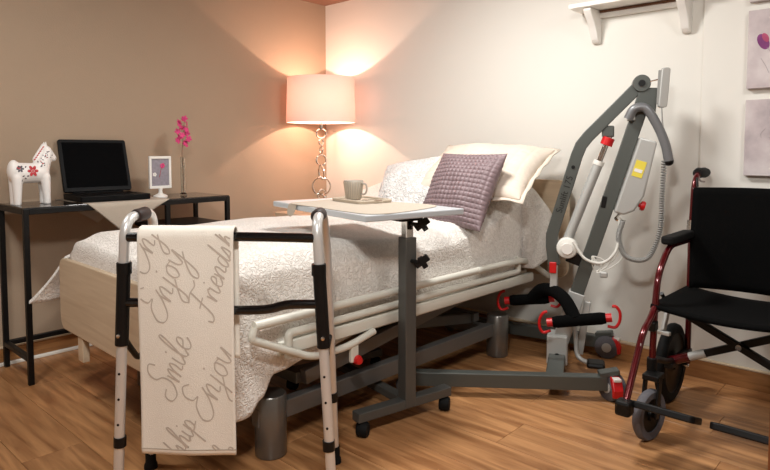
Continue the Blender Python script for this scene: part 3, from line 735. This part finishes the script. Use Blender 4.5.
GL = {
 'E': [[(1.35, 2.0), (.95, 2.3), (.55, 2.0), (.6, 1.45), (1.0, 1.25), (.4, 1.1), (-.05, .5), (.15, 0), (.7, -.05), (1.3, .5), (1.7, 1.2)]],
 'S': [[(1.35, 1.9), (1.1, 2.35), (.6, 2.2), (.5, 1.6), (.95, 1.1), (1.0, .4), (.5, -.1), (-.1, .1), (-.1, .6), (.4, .7)]],
 'F': [[(.2, 2.1), (.9, 2.25), (1.6, 2.1), (2.0, 2.3)], [(1.0, 2.2), (.75, 1.1), (.45, 0), (0, -.2), (-.2, .2)], [(.3, 1.15), (1.2, 1.2)]],
 'n': [[(0, .9), (.1, 0), (.2, .65), (.5, 1), (.62, .7), (.6, .1), (.95, .15)]],
 'j': [[(.25, 1), (.2, .1), (.1, -.8), (-.2, -1.1), (-.35, -.7), (.1, -.2), (.6, .2)], [(.3, 1.45), (.36, 1.55)]],
 'o': [[(.45, 1), (.1, .8), (.05, .3), (.35, 0), (.62, .35), (.55, .85), (.4, 1), (.9, .85)]],
 'y': [[(0, 1), (.1, .3), (.4, .1), (.7, 1), (.62, 0), (.4, -1), (.05, -1.2), (.0, -.7), (.5, -.1), (1.0, .3)]],
 'm': [[(0, .9), (.1, 0), (.18, .6), (.4, 1), (.5, .6), (.5, 0), (.58, .6), (.8, 1), (.95, .6), (.92, .1), (1.2, .1)]],
 'i': [[(.05, .95), (.08, .2), (.25, 0), (.5, .3)], [(.12, 1.4), (.17, 1.5)]],
 'l': [[(0, .2), (.35, 1.4), (.45, 2.1), (.25, 2.1), (.1, 1), (.15, .2), (.35, 0), (.6, .3)]],
 'e': [[(.1, .45), (.5, .65), (.45, 1), (.2, .95), (.05, .45), (.2, .05), (.5, .05), (.8, .4)]],
 'r': [[(0, .9), (.1, 0), (.2, .7), (.5, 1), (.6, .85)]],
 'd': [[(.55, .9), (.2, .95), (.02, .45), (.2, 0), (.5, .4), (.75, 2.1), (.6, .4), (.7, 0), (.95, .3)]],
 's': [[(0, .1), (.3, 1), (.42, .4), (.3, 0), (0, .1), (.8, .2)]],
 'h': [[(0, .2), (.4, 1.5), (.45, 2.1), (.25, 2), (.1, 0), (.25, .7), (.5, 1), (.6, .6), (.6, .1), (.9, .2)]],
 'p': [[(.1, 1), (.05, 0), (-.1, -1.1), (.1, .3), (.35, .95), (.6, .7), (.5, .15), (.15, .1), (.9, .2)]]}
ADV = dict(E=1.5, S=1.25, F=1.5, n=.95, j=.6, o=.85, y=1.0, m=1.2, i=.5, l=.55, e=.75, r=.65, d=.9, s=.7, h=.9, p=.85)
def px2s(x, y): return lerp(TS0, TS1, (x - 141) / 94.), lerp(.798, .185, (y - 226) / 225.)
def word(txt, px, py, size, ang, wd=.0021):
    s0, z0 = px2s(px, py); ca, sa = math.cos(R(ang)), math.sin(R(ang)); mb = MB(); x = 0
    for ch in txt:
        for stn in GL[ch]:
            pts = cr([(a + .28 * b, b, 0) for a, b in stn], 7)
            run = []
            P2 = [((x + p.x) * size, p.y * size) for p in pts]
            P2 = [(s0 + a * ca - b * sa, z0 + a * sa + b * ca) for a, b in P2]
            k_ = len(P2)
            vs = []; ok = []
            for i, (a, b) in enumerate(P2):
                n0 = P2[max(0, i - 1)]; n1 = P2[min(k_ - 1, i + 1)]; dx, dz = n1[0] - n0[0], n1[1] - n0[1]; l_ = math.hypot(dx, dz) or 1
                nx, nz = -dz / l_, dx / l_; w_ = wd * (.55 + .45 * abs(nx * .7 + nz * .7))
                ok.append(TS0 + .006 < a < TS1 - .006 and .198 < b < .782)
                bb_ = max(.19, min(.79, b))
                for sg in (-1, 1): vs.append(towel_pt(a + nx * w_ * sg, bb_ + nz * w_ * sg, .0052))
            mb.add(vs, [(2 * i, 2 * i + 1, 2 * i + 3, 2 * i + 2) for i in range(k_ - 1) if ok[i] and ok[i + 1]])
        x += ADV[ch]
    return mb.build('lettering', M['ink'], o)
word('Enjoy', 167, 320, .0400, 72)
word('Friendship', 213, 316, .0330, 72)
word('Smile', 175, 396, .0400, 72)
word('Enjoy', 209, 418, .0420, 69)
word('Friendship', 165, 512, .0330, 71)
word('Smile', 222, 500, .0360, 70)
word('Enjoy', 150, 272, .0380, 72)

# ------------------------------------------------------------------ patient hoist
LO = Vector((2.136, -.289, 0)); LA = math.atan2(-.41, -.912)
ho = thing('patient_hoist', 'grey mobile patient hoist with red casters brakes and black spreader bar', 'patient hoist', LO, LA)
mast_a, mast_b = Vector((.20, 0, .10)), Vector((-.142, 0, 1.24))
MB().bar(mast_a, mast_b, .045, .058, (1, 0, .3)).build('mast', M['liftgrey'], ho, .004)
pv = Vector((-.123, 0, 1.28))
head = MB().bar(Vector((-.142, 0, 1.15)), Vector((-.150, 0, 1.262)), .056, .075, (1, 0, 0)); head.lathe([(0, -.034), (.036, -.034), (.036, .034), (0, .034)], pv, (0, 1, 0), 28)
hd = head.build('mast_head', M['liftgrey'], ho, .003)
MB().lathe([(0, .04), (.014, .04), (.014, -.04), (0, -.04)], pv, (0, 1, 0), 16).build('pivot_bolt', M['black'], hd)
bpts = [pv, Vector((.085, 0, 1.06)), Vector((.115, 0, 1.02)), Vector((.132, 0, .975)), Vector((.232, 0, .62)), Vector((.232, 0, .57)), Vector((.22, 0, .485))]
bw, bh = .040, .052
def rect_sweep(pts, w, h):
    m_ = MB(); n_ = len(pts); vs = []
    for i, p in enumerate(pts):
        t_ = (pts[min(i + 1, n_ - 1)] - pts[max(i - 1, 0)]).normalized(); sd = Vector((0, 1, 0)); up_ = sd.cross(t_)
        for a, b in ((-1, -1), (1, -1), (1, 1), (-1, 1)): vs.append(p + sd * a * w / 2 + up_ * b * h / 2)
    fs_ = [(i * 4 + k, i * 4 + (k + 1) % 4, i * 4 + 4 + (k + 1) % 4, i * 4 + 4 + k) for i in range(n_ - 1) for k in range(4)] + [(3, 2, 1, 0), tuple(n_ * 4 - 4 + k for k in range(4))]
    return m_.add(vs, fs_)
bo = rect_sweep(bpts, bw, bh).build('boom', M['liftgrey'], ho, .004)
# lettering on the boom
cu = bpy.data.curves.new('t', 'FONT'); cu.body = 'Sunlift 175'; cu.size = .040; cu.extrude = .0004; cu.align_x = 'CENTER'; cu.align_y = 'CENTER'
to_ = bpy.data.objects.new('t', cu); COL.objects.link(to_); bpy.context.view_layer.update()
me = bpy.data.meshes.new_from_object(to_.evaluated_get(bpy.context.evaluated_depsgraph_get())); bpy.data.objects.remove(to_)
le = bpy.data.objects.new('lettering', me); COL.objects.link(le); me.materials.clear(); me.materials.append(M['lettering']); le.parent = bo
pa, pb = bpts[4], bpts[3]; dirv = (pb - pa).normalized(); nrm = Vector((0, 1, 0)); upv = nrm.cross(dirv)
le.matrix_local = Matrix.Translation(pa.lerp(pb, .52) + nrm * (bw / 2 + .0008)) @ Matrix((dirv, upv, nrm)).transposed().to_4x4()
MB().lathe([(0, .003), (.008, .003), (.008, 0)], pa.lerp(pb, .86) + nrm * (bw / 2), nrm, 14).build('boom_plug', M['black'], bo)
# actuator
aa, ab = Vector((.165, 0, .60)), Vector((-.005, 0, 1.07)); ad = (ab - aa).normalized()
ac = MB().tube([aa - ad * .03, aa + ad * .36], .0215, 18).build('actuator', M['silver'], ho)
MB().tube([aa + ad * .355, aa + ad * .375], .0235, 18).build('end_cap', M['offwhite'], ac)
MB().tube([aa + ad * .37, ab], .013, 14).build('piston', M['chrome'], ac)
MB().tube([ab - ad * .052, ab - ad * .018], .026, 18).build('quick_release', M['red'], ac)
MB().box(ab + Vector((.01, 0, .01)), (.05, .03, .05)).build('clevis', M['liftgrey'], ac, .006)
MB().lathe([(0, .045), (.02, .045), (.042, .038), (.046, .028), (.046, -.028), (.042, -.038), (0, -.042)], (.165, .01, .568), (0, 1, 0), 28).build('motor', M['offwhite'], ac, angle=50)
MB().lathe([(0, .05), (.024, .05), (.026, .044), (0, .044)], (.165, .012, .568), (0, 1, 0), 24).build('motor_cap', M['white'], ac)
MB().bar((.165, 0, .53), (.08, 0, .50), .03, .05).build('motor_bracket', M['black'], ho, .004)
# control box
md = (mast_b - mast_a).normalized(); back = Vector((-md.z, 0, md.x)).normalized()
if back.x > 0: back = -back
c0 = mast_a.lerp(mast_b, .565) + back * .032; c1_ = mast_a.lerp(mast_b, .845) + back * .032
L_ = (c1_ - c0).length
bxp = [(0, 0), (L_, 0), (L_, .07), (.10, .092), (.03, .075), (0, .04)]
cb = MB().prism(bxp, c0 + Vector((0, .062, 0)), md, back, 0.0001)
cb = MB(); ez_ = md.cross(back); o0 = c0 - ez_ * .062
cb.prism(bxp, o0, md, back, .124)
cbo = cb.build('control_box', M['silver'], ho, .008)
sgn = 1 if ez_.y > 0 else -1
face = c0 + ez_ * .0625 * sgn
st_o = face + md * .17 + back * .016
MB().prism([(0, 0), (.07, 0), (.07, .042), (0, .042)], st_o, md, back, .001 * sgn).build('warning_sticker', M['yellow'], cbo)
MB().prism([(.02, .004), (.034, .004), (.034, .036), (.02, .036)], st_o + ez_ * .0012 * sgn, md, back, .0006 * sgn).build('sticker_panel', M['white'], cbo)
MB().lathe([(0, .025), (.018, .025), (.021, .018), (.019, .008), (.010, .006), (.010, 0), (0, 0)], face - ez_ * .03 * sgn + md * .06 + back * .085, back, 20).build('stop_button', M['red'], cbo)
MB().tube(cr([c0 + ez_ * .03 - md * .005 + back * .03, c0 - md * .03 + back * .02, c0 - md * .03 + back * .06], 5), .006, 8).build('hook', M['chrome'], cbo)
# push handle
for sy in (1,):
    MB().tube(cr([(-.072, .045, 1.13), (-.095, .05, 1.172), (-.14, .052, 1.172), (-.186, .052, 1.10), (-.218, .052, 1.02), (-.232, .052, .955)], 8), .019, 14).build('push_handle', mat('satin grey handle', '#77787a', .35, .3), ho)
    MB().sphere((-.2325, .052, .953), .019).build('handle_end', M['black'], ho)
MB().bar((-.085, -.03, 1.14), (-.085, .045, 1.14), .03, .03).build('handle_bracket', M['silver'], ho, .004)
# hand control
hc = MB().prism(rrect(-.018, .018, 0, .165, .012), (-.205, .05, 1.175), (.97, .24, 0), (-.06, 0, 1), .02).build('hand_control', M['silver'], ho, .004)
MB().bar((-.195, .04, 1.19), (-.20, .04, 1.33), .012, .03, (1, 0, 0)).build('keypad', M['greycable'], hc, .002)
MB().tube([(-.15, .03, 1.285), (-.19, .04, 1.293)], .003, 6).build('hook', M['chrome'], ho)
# cables
def helix(pts, r, turns, thick, n_=8):
    P = cr(pts, 14); L = len(P); out = []
    tot = L * 8
    for i in range(tot):
        f_ = i / tot * (L - 1); k = int(f_); p = P[k].lerp(P[min(k + 1, L - 1)], f_ - k); t_ = (P[min(k + 1, L - 1)] - P[max(k - 1, 0)]).normalized()
        a_ = Vector((0, 1, 0)); b_ = t_.cross(a_).normalized(); a_ = b_.cross(t_); w_ = turns * 2 * math.pi * i / tot
        out.append(p + a_ * math.cos(w_) * r + b_ * math.sin(w_) * r)
    return out
MB().tube(helix([(-.215, .05, .955), (-.21, .05, .80), (-.205, .05, .66), (-.16, .05, .545), (-.08, .05, .545), (-.045, .05, .62), (-.06, .05, .70)], .0085, 85, .003), .0034, 5).build('coil_cable', M['greycable'], ho)
MB().tube(cr([(-.20, .05, 1.175), (-.205, .06, 1.10), (-.225, .06, 1.0), (-.215, .05, .95)], 6), .003, 6).build('control_cable', M['greycable'], ho)
MB().tube(cr([(.14, .05, .60), (.09, .06, .53), (.02, .06, .515), (-.03, .06, .56), (-.045, .05, .62), (-.05, .03, .71)], 8), .0065, 8).build('motor_cable', M['whitecable'], ho)
for k in range(3):
    MB().tube(cr([(-.05, .02, .70), (-.04 - .01 * k, .05, .60 - .03 * k), (-.0 + .02 * k, .06, .50 - .015 * k), (.05 - .02 * k, .05, .48 + .02 * k), (.06, .05, .54), (.03 + .01 * k, .05, .50)], 6), .0028, 6).build('loose_cable', M['whitecable'], ho)
MB().box((.012, .06, .465), (.032, .02, .026)).build('plug', M['silver'], ho, .006)
MB().bar((.02, .0, .75), (.012, .0, .80), .05, .02, (1, 0, 0)).build('mast_clip', M['black'], ho, .003)
# base
MB().bar(mast_a, mast_a.lerp(mast_b, .235), .056, .07, (1, 0, .3)).build('mast_socket', M['silver'], ho, .004)
MB().bar((.105, 0, .09), (.075, 0, .33), .03, .03, (1, 0, 0)).build('mast_strut', M['silver'], ho, .004)
MB().bb(.155, .245, -.055, .055, .045, .175).build('mast_bracket', M['silver'], ho, .006)
MB().lathe([(0, .012), (.014, .012), (.014, 0)], (.20, .055, .085), (0, 1, 0), 16).build('bracket_bolt', M['black'], ho)
MB().bb(.165, .235, -.30, .30, .05, .095).build('cross_beam', M['liftgrey'], ho, .004)
for sy in (-1, 1):
    a, b = Vector((.0, sy * .272, .072)), Vector((.80, sy * .46, .068))
    lg = MB().bar(a, b, .045, .058).bar((-.045, sy * .262, .12), (.03, sy * .279, .105), .045, .022).build('base_leg', M['liftgrey'], ho, .004)
    wy = sy * .262; wx = -.02
    axl = Vector((.72, .69, 0)) if sy > 0 else Vector((.1, .99, 0)); w_ = MB()
    for dy in (-.017, .017): w_.lathe([(0, -.011), (.046, -.011), (.055, -.006), (.055, .006), (.046, .011), (0, .011)], Vector((wx, wy, .055)) + axl * dy, axl, 28)
    cs = w_.build('caster', M['tyre'], ho, angle=50)
    MB().lathe([(0, -.032), (.022, -.032), (.022, .032), (0, .032)], (wx, wy, .055), axl, 20).build('wheel_hub', M['silver'], cs)
    pd_ = Vector((-.35, .94, 0)) if sy > 0 else Vector((-.96, .28, 0)); ps_ = Vector((-pd_.y, pd_.x, 0))
    bk = MB().prism([(.025, .105), (.05, .10), (.068, .06), (.066, .03), (.052, .028), (.048, .06), (.03, .085)], Vector((wx, wy, 0)) + ps_ * .02, pd_, (0, 0, 1), .04).build('brake_pedal', M['red'], cs, .004)
    MB().box(Vector((wx, wy, .098)) + pd_ * .045, (.03, .03, .012), Matrix.Rotation(math.atan2(pd_.y, pd_.x), 3, 'Z')).build('brake_release', M['white'], cs, .003)
    MB().cyl((wx + .01, wy, .09), (wx + .01, wy, .118), .012, 14).build('caster_stem', M['silver'], cs)
    f_ = MB(); f_.lathe([(0, -.013), (.028, -.013), (.034, -.008), (.034, .008), (.028, .013), (0, .013)], (.79, sy * .458, .034), (.2, .98, 0), 24); f_.build('caster', M['tyre'], ho, angle=50)
MB().tube(fillet([(.14, .02, .30), (.12, .04, .16), (.115, .06, .09), (.06, .08, .075)], .04), .010, 12).build('pedal_lever', M['silver'], ho)
MB().bb(.0, .075, .05, .13, .068, .092).build('foot_pedal', M['black'], ho, .010)
# spreader bar (in world coordinates relative to hoist)
inv = Matrix.Rotation(-LA, 3, 'Z')
def hl(x, y, z): return inv @ (Vector((x, y, z)) - LO)
P1, P2, P3, P4 = hl(1.985, -.528, .262), hl(2.215, -.425, .305), hl(1.70, -.40, .285), hl(1.90, -.312, .315)
mid_n, mid_f = P1.lerp(P2, .45), P3.lerp(P4, .55)
hang = Vector((.222, 0, .375))
MB().bar(Vector((.22, 0, .50)), hang, .03, .032, (1, 0, 0)).build('swivel', M['silver'], ho, .004)
MB().box(Vector((.225, .018, .475)), (.03, .012, .05)).build('swivel_clip', M['red'], ho, .003)
ctr = MB().tube(cr([mid_n, mid_n.lerp(hang, .45) + Vector((0, 0, .022)), hang - Vector((0, 0, .01)), mid_f.lerp(hang, .45) + Vector((0, 0, .022)), mid_f], 8), .029, 14).build('spreader_arm', M['blackfab'], ho)
for A_, B_ in ((P1, P2), (P3, P4)):
    d_ = (B_ - A_).normalized()
    pd = MB().tube([A_ + d_ * .02, A_ + d_ * .04, A_.lerp(B_, .5), B_ - d_ * .04, B_ - d_ * .02], [.022, .026, .025, .026, .022], 16).build('padded_bar', M['blackfab'], ho)
    for e_, dd in ((A_, -d_), (B_, d_)):
        MB().tube([e_ - dd * .03, e_ + dd * .004], .0185, 16).build('end_cap', M['red'], pd)
        MB().tube(cr([e_ - dd * .012 + Vector((0, 0, -.035)), e_ + dd * .018 + Vector((0, 0, -.042)), e_ + dd * .034 + Vector((0, 0, -.02)), e_ + dd * .036 + Vector((0, 0, .015)), e_ + dd * .022 + Vector((0, 0, .042)), e_ + dd * .004 + Vector((0, 0, .048))], 5), .0062, 10).build('sling_hook', M['red'], pd)

# ------------------------------------------------------------------ wheelchair
CX, CY = 2.70, -.40
wc = thing('wheelchair', 'maroon folding wheelchair with black seat by the pictures', 'wheelchair', (CX, CY, 0))
def yy_(w): return w - CY   # world y -> local
hwid = .225
for sx in (-1, 1):
    s = sx * hwid; s2 = sx
    MB().tube(fillet([(s, yy_(-.285), .14), (s, yy_(-.285), .66), (s, yy_(-.262), .86), (s, yy_(-.225), .905), (s, yy_(-.12), .905)], .04), .0115, 14).build('back_post', M['maroon'], wc)
    gr = MB().tube([(s, yy_(-.225), .906), (s, yy_(-.20), .907), (s, yy_(-.17), .906), (s, yy_(-.13), .906), (s, yy_(-.10), .906)], [.018, .022, .020, .022, .018], 14).build('push_grip', M['rubber'], wc)
    MB().tube([(s, yy_(-.285), .665), (s, yy_(-.281), .72)], .0175, 14).build('folding_joint', M['chrome'], wc)
    MB().tube(cr([(s, yy_(-.235), .89), (s - sx * .012, yy_(-.27), .88), (s - sx * .016, yy_(-.28), .855)], 5), .005, 8).build('release_lever', M['black'], wc)
    MB().tube(cr([(s, yy_(-.215), .885), (s, yy_(-.17), .872), (s, yy_(-.125), .868)], 5), .0045, 8).build('brake_lever', M['maroon'], wc)
    MB().tube(fillet([(s, yy_(-.285), .645), (s, yy_(-.555), .648), (s, yy_(-.665), .56), (s, yy_(-.69), .44), (s, yy_(-.705), .24)], .05), .0115, 14).build('arm_tube', M['maroon'], wc)
    MB().prism(rrect(-.024, .024, 0, .27, .02), (s, yy_(-.585), .655), (1, 0, 0), (0, 1, 0), .03).build('arm_pad', M['rubber'], wc, .008)
    MB().tube([(s, yy_(-.285), .425), (s, yy_(-.69), .435)], .0115, 12).build('seat_rail', M['black'], wc)
    MB().tube(fillet([(s, yy_(-.285), .19), (s, yy_(-.50), .20), (s, yy_(-.70), .265)], .06), .0115, 12).build('lower_rail', M['black'], wc)
    # footrest hanger
    MB().tube(fillet([(s - sx * -.0, yy_(-.675), .46), (s, yy_(-.73), .415), (s, yy_(-.80), .385), (s, yy_(-.955), .165)], .05), .0115, 14).build('hanger_tube', M['maroon'], wc)
    hg = MB().lathe([(0, .002), (.012, .002), (.012, 0)], (s - sx * 0 + (-.0), yy_(-.83), .343), (-.8, -.6, .2), 14).build('hanger_label', M['silver'], wc)
    hg.scale = (1, 1, 1)
    MB().box((s, yy_(-.71), .385), (.03, .04, .035)).build('hanger_latch', M['black'], wc, .006)
    MB().tube([(s + sx * .0 - .0, yy_(-.71), .385), (s - sx * -.0, yy_(-.675), .375)], .009, 10).build('latch_knob', M['rubber'], wc)
    MB().box((s, yy_(-.955), .17), (.05, .05, .05)).build('footplate_hinge', M['black'], wc, .010)
    MB().prism(rrect(-.095, .095, -.055, .055, .018), (s - sx * .11, yy_(-.90), .156), (1, 0, 0), (0, .93, -.37), .022).build('footplate', M['black'], wc, .004)
    # casters
    ck = Vector((s + .015 * -sx, yy_(-.765), .088))
    ct = MB().lathe([(.058, -.013), (.081, -.015), (.088, -.007), (.088, .007), (.081, .015), (.058, .013)], ck, (1, -.2, 0), 36, closed=True).build('caster_tyre', M['tyre'], wc, angle=50)
    cw = MB().lathe([(.0, -.015), (.018, -.015), (.02, -.006), (.058, -.008), (.060, .0), (.058, .008), (.02, .006), (.018, .015), (0, .015)], ck, (1, -.2, 0), 32).build('caster_rim', M['black'], ct, angle=40)
    fk = MB()
    for dx in (-.024, .024): fk.bar(ck + Vector((dx, 0, -.01)), Vector((s + .015 * -sx + dx, yy_(-.735), .215)), .008, .034, (0, 1, 0))
    fk.bb(s + .015 * -sx - .028, s + .015 * -sx + .028, yy_(-.765), yy_(-.70), .205, .225); fk.cyl((s, yy_(-.705), .21), (s, yy_(-.705), .27), .017, 16)
    fk.build('caster_fork', M['black'], wc, .003)
    # rear wheel
    rk = Vector((s + sx * .038, yy_(-.365), .155))
    rt = MB().lathe([(.118, -.016), (.138, -.020), (.152, -.013), (.156, 0), (.152, .013), (.138, .020), (.118, .016)], rk, (1, 0, 0), 48, closed=True).build('rear_tyre', M['rubber'], wc, angle=60)
    MB().lathe([(.0, -.022), (.024, -.022), (.028, -.012), (.05, -.006), (.112, -.008), (.12, -.014), (.12, .014), (.112, .008), (.05, .006), (.028, .012), (.024, .022), (0, .022)], rk, (1, 0, 0), 40).build('rear_rim', M['black'], rt, angle=40)
    for k in range(5):
        a = R(72 * k + 10); MB().bar(rk + Vector((-.012 * 1, math.cos(a) * .025, math.sin(a) * .025)), rk + Vector((-.010, math.cos(a) * .115, math.sin(a) * .115)), .012, .02, (1, 0, 0)).build('spoke', M['steelgrey'], rt, .003)
    MB().cyl((s - sx * .03, rk.y, rk.z), (s + sx * .062, rk.y, rk.z), .008, 12).build('axle', M['chrome'], wc)
    MB().box((s, yy_(-.40), .19), (.03, .25, .022)).build('axle_plate', M['black'], wc, .004)
    # wheel lock
    wl = MB().bar((s + sx * .012, yy_(-.50), .41), (s + sx * .018, yy_(-.535), .325), .014, .02).build('wheel_lock', M['silver'], wc, .003)
    MB().bar((s - sx * .01, yy_(-.545), .318), (s + sx * .065, yy_(-.535), .318), .018, .014).build('lock_shoe', M['silver'], wl, .003)
    MB().cyl((s + sx * .012, yy_(-.50), .41), (s + sx * .02, yy_(-.56), .47), .007, 10).build('lock_lever', M['black'], wl)
# cross brace
for sx, y_ in ((-1, -.47), (1, -.49)):
    MB().bar((sx * hwid * .94, yy_(y_), .205), (-sx * hwid * .94, yy_(y_), .405), .022, .026).build('cross_brace', M['black'], wc, .003)
    a = Vector((sx * hwid * .94, yy_(y_), .205)); b = Vector((-sx * hwid * .94, yy_(y_), .405)); d_ = (b - a).normalized()
    MB().tube([a - d_ * .03, a + d_ * .05], .017, 14).build('brace_sleeve', M['maroon'], wc)
    MB().tube([a + d_ * .05, a + d_ * .11], .0162, 14).build('brace_label', M['silver'], wc)
MB().cyl((0, yy_(-.455), .305), (0, yy_(-.505), .305), .01, 14).build('pivot_bolt', M['chrome'], wc)
def seat(u, v):
    x = lerp(-hwid - .012, hwid + .012, u); y = lerp(yy_(-.70), yy_(-.27), v); return (x, y, .452 - .022 * (1 - (2 * u - 1) ** 2) - .004 * v)
so = MB().grid(seat, 20, 12).build('seat', M['blackfab'], wc, angle=180); s_ = so.modifiers.new('t', 'SOLIDIFY'); s_.thickness = .014; s_.offset = 0
def backr(u, v):
    x = lerp(-hwid + .004, hwid - .004, u); z = lerp(.455, .852, v); yb = yy_(-.298) + .02 * max(0, (z - .66) / .2); k = (1 - (2 * u - 1) ** 2)
    return (x, yb + .035 * k - .012, z + .004 * math.sin(u * 3.14))
so = MB().grid(backr, 20, 14).build('backrest', M['blackfab'], wc, angle=180); s_ = so.modifiers.new('t', 'SOLIDIFY'); s_.thickness = .014; s_.offset = 0

# ------------------------------------------------------------------ wall shelf and pictures
sh_ = thing('wall_shelf', 'white wall shelf on scrolled brackets', 'shelf', (0, 0, 1.665))
MB().bb(1.87, 2.42, -.15, 0, 0, .022).build('board', M['white'], sh_, .004)
MB().bb(1.95, 2.36, -.022, 0, -.035, 0).build('wall_rail', M['white'], sh_, .003)
for xx in (1.94, 2.345):
    prof = [(0, 0), (-.13, 0), (-.13, -.012), (-.118, -.03), (-.098, -.05), (-.078, -.072), (-.062, -.095), (-.05, -.12), (-.040, -.138), (-.026, -.150), (-.010, -.155), (0, -.152)]
    MB().prism(prof, (xx - .005, 0, 0), (0, 1, 0), (0, 0, 1), .036).build('bracket', M['white'], sh_, .004)
MB().bb(1.975, 2.34, -.034, -.022, -.012, -.002).build('peg_strip', M['stem'], sh_)

def canvasmat(seed):
    m = bpy.data.materials.new('watercolour canvas'); m.use_nodes = True; nt = m.node_tree; b = nt.nodes['Principled BSDF']; N = nt.nodes.new; L = nt.links.new
    tc = N('ShaderNodeTexCoord'); n = N('ShaderNodeTexNoise'); n.inputs['Scale'].default_value = 9; n.inputs['Detail'].default_value = 6; n.noise_dimensions = '4D'; n.inputs['W'].default_value = seed
    L(tc.outputs['Object'], n.inputs['Vector']); r = N('ShaderNodeValToRGB'); e = r.color_ramp.elements
    e[0].position = .3; e[0].color = lin('#a2979a'); e[1].position = .62; e[1].color = lin('#cfc6c5'); x = e.new(.45); x.color = lin('#bdb1b2')
    L(n.outputs[0], r.inputs[0]); L(r.outputs[0], b.inputs['Base Color']); b.inputs['Roughness'].default_value = .8; return m
purple = mat('purple red petal paint', '#7c3a72', .8, var=.4, scale=30); rose = mat('rose petal paint', '#a8496a', .8, var=.3, scale=30); greyp = mat('grey brush paint', '#a9a0a2', .8)
PW = .34
for k, (z0, z1, lab) in enumerate(((1.60, 1.91, 'pale canvas print above the one with a purple petal'), (1.25, 1.565, 'pale canvas print with a purple petal'), (.895, 1.205, 'pale mauve canvas print with grey brush strokes, lowest of three'))):
    c = thing('canvas_print', lab, 'picture', (2.60 + PW / 2, -.012, z0), 0, 'canvas prints on the white wall')
    MB().bb(-PW / 2, PW / 2, -.03, 0, 0, z1 - z0).build('canvas', canvasmat(k * 3.3), c, .002)
    if k < 2:
        rot = Matrix.Rotation(R(-25), 3, 'Y')
        MB().sphere((-PW / 2 + .055, -.0305, .185), (.019, .001, .034), 16, 9, rot).build('painted_petal', purple, c)
        MB().sphere((-PW / 2 + .062, -.031, .200), (.011, .001, .020), 14, 9, rot).build('painted_petal', rose, c)
        MB().sphere((-PW / 2 + .115, -.0305, .115), (.016, .001, .010), 14, 9, rot).build('painted_petal', purple, c)
    if k > 0:
        for s in range(9):
            random.seed(s + k * 20); x0 = random.uniform(-.12, .13); z_ = random.uniform(.05, .2) if k == 2 else random.uniform(.05, .12); l_ = random.uniform(.03, .08)
            MB().tube(cr([(x0, -.0302, z_), (x0 + random.uniform(-.02, .02), -.0302, z_ + l_ / 2), (x0 + random.uniform(-.04, .04), -.0302, z_ + l_)], 4), .0012, 5).build('brush_stroke', greyp, c)

# ------------------------------------------------------------------ cabinet at the right edge
cb = thing('side_cabinet', 'red brown wooden cabinet beside the wheelchair', 'cabinet', (2.945, -1.39, 0))
MB().bb(0, .42, 0, .33, .03, .78).build('body', M['cabwood'], cb, .003)
MB().bb(0, .42, 0, .33, .78, .80).build('top', M['cabwood'], cb, .003)
MB().bb(.01, .41, .02, .31, 0, .03).build('plinth', M['dark'], cb)
dd = MB().bb(.012, .408, -.016, 0, .045, .77).build('door', M['cabwood'], cb, .003)
MB().lathe([(0, .022), (.012, .02), (.011, .01), (.006, 0)], (.05, -.016, .24), (0, -1, 0), 16).build('knob', M['chrome'], dd)
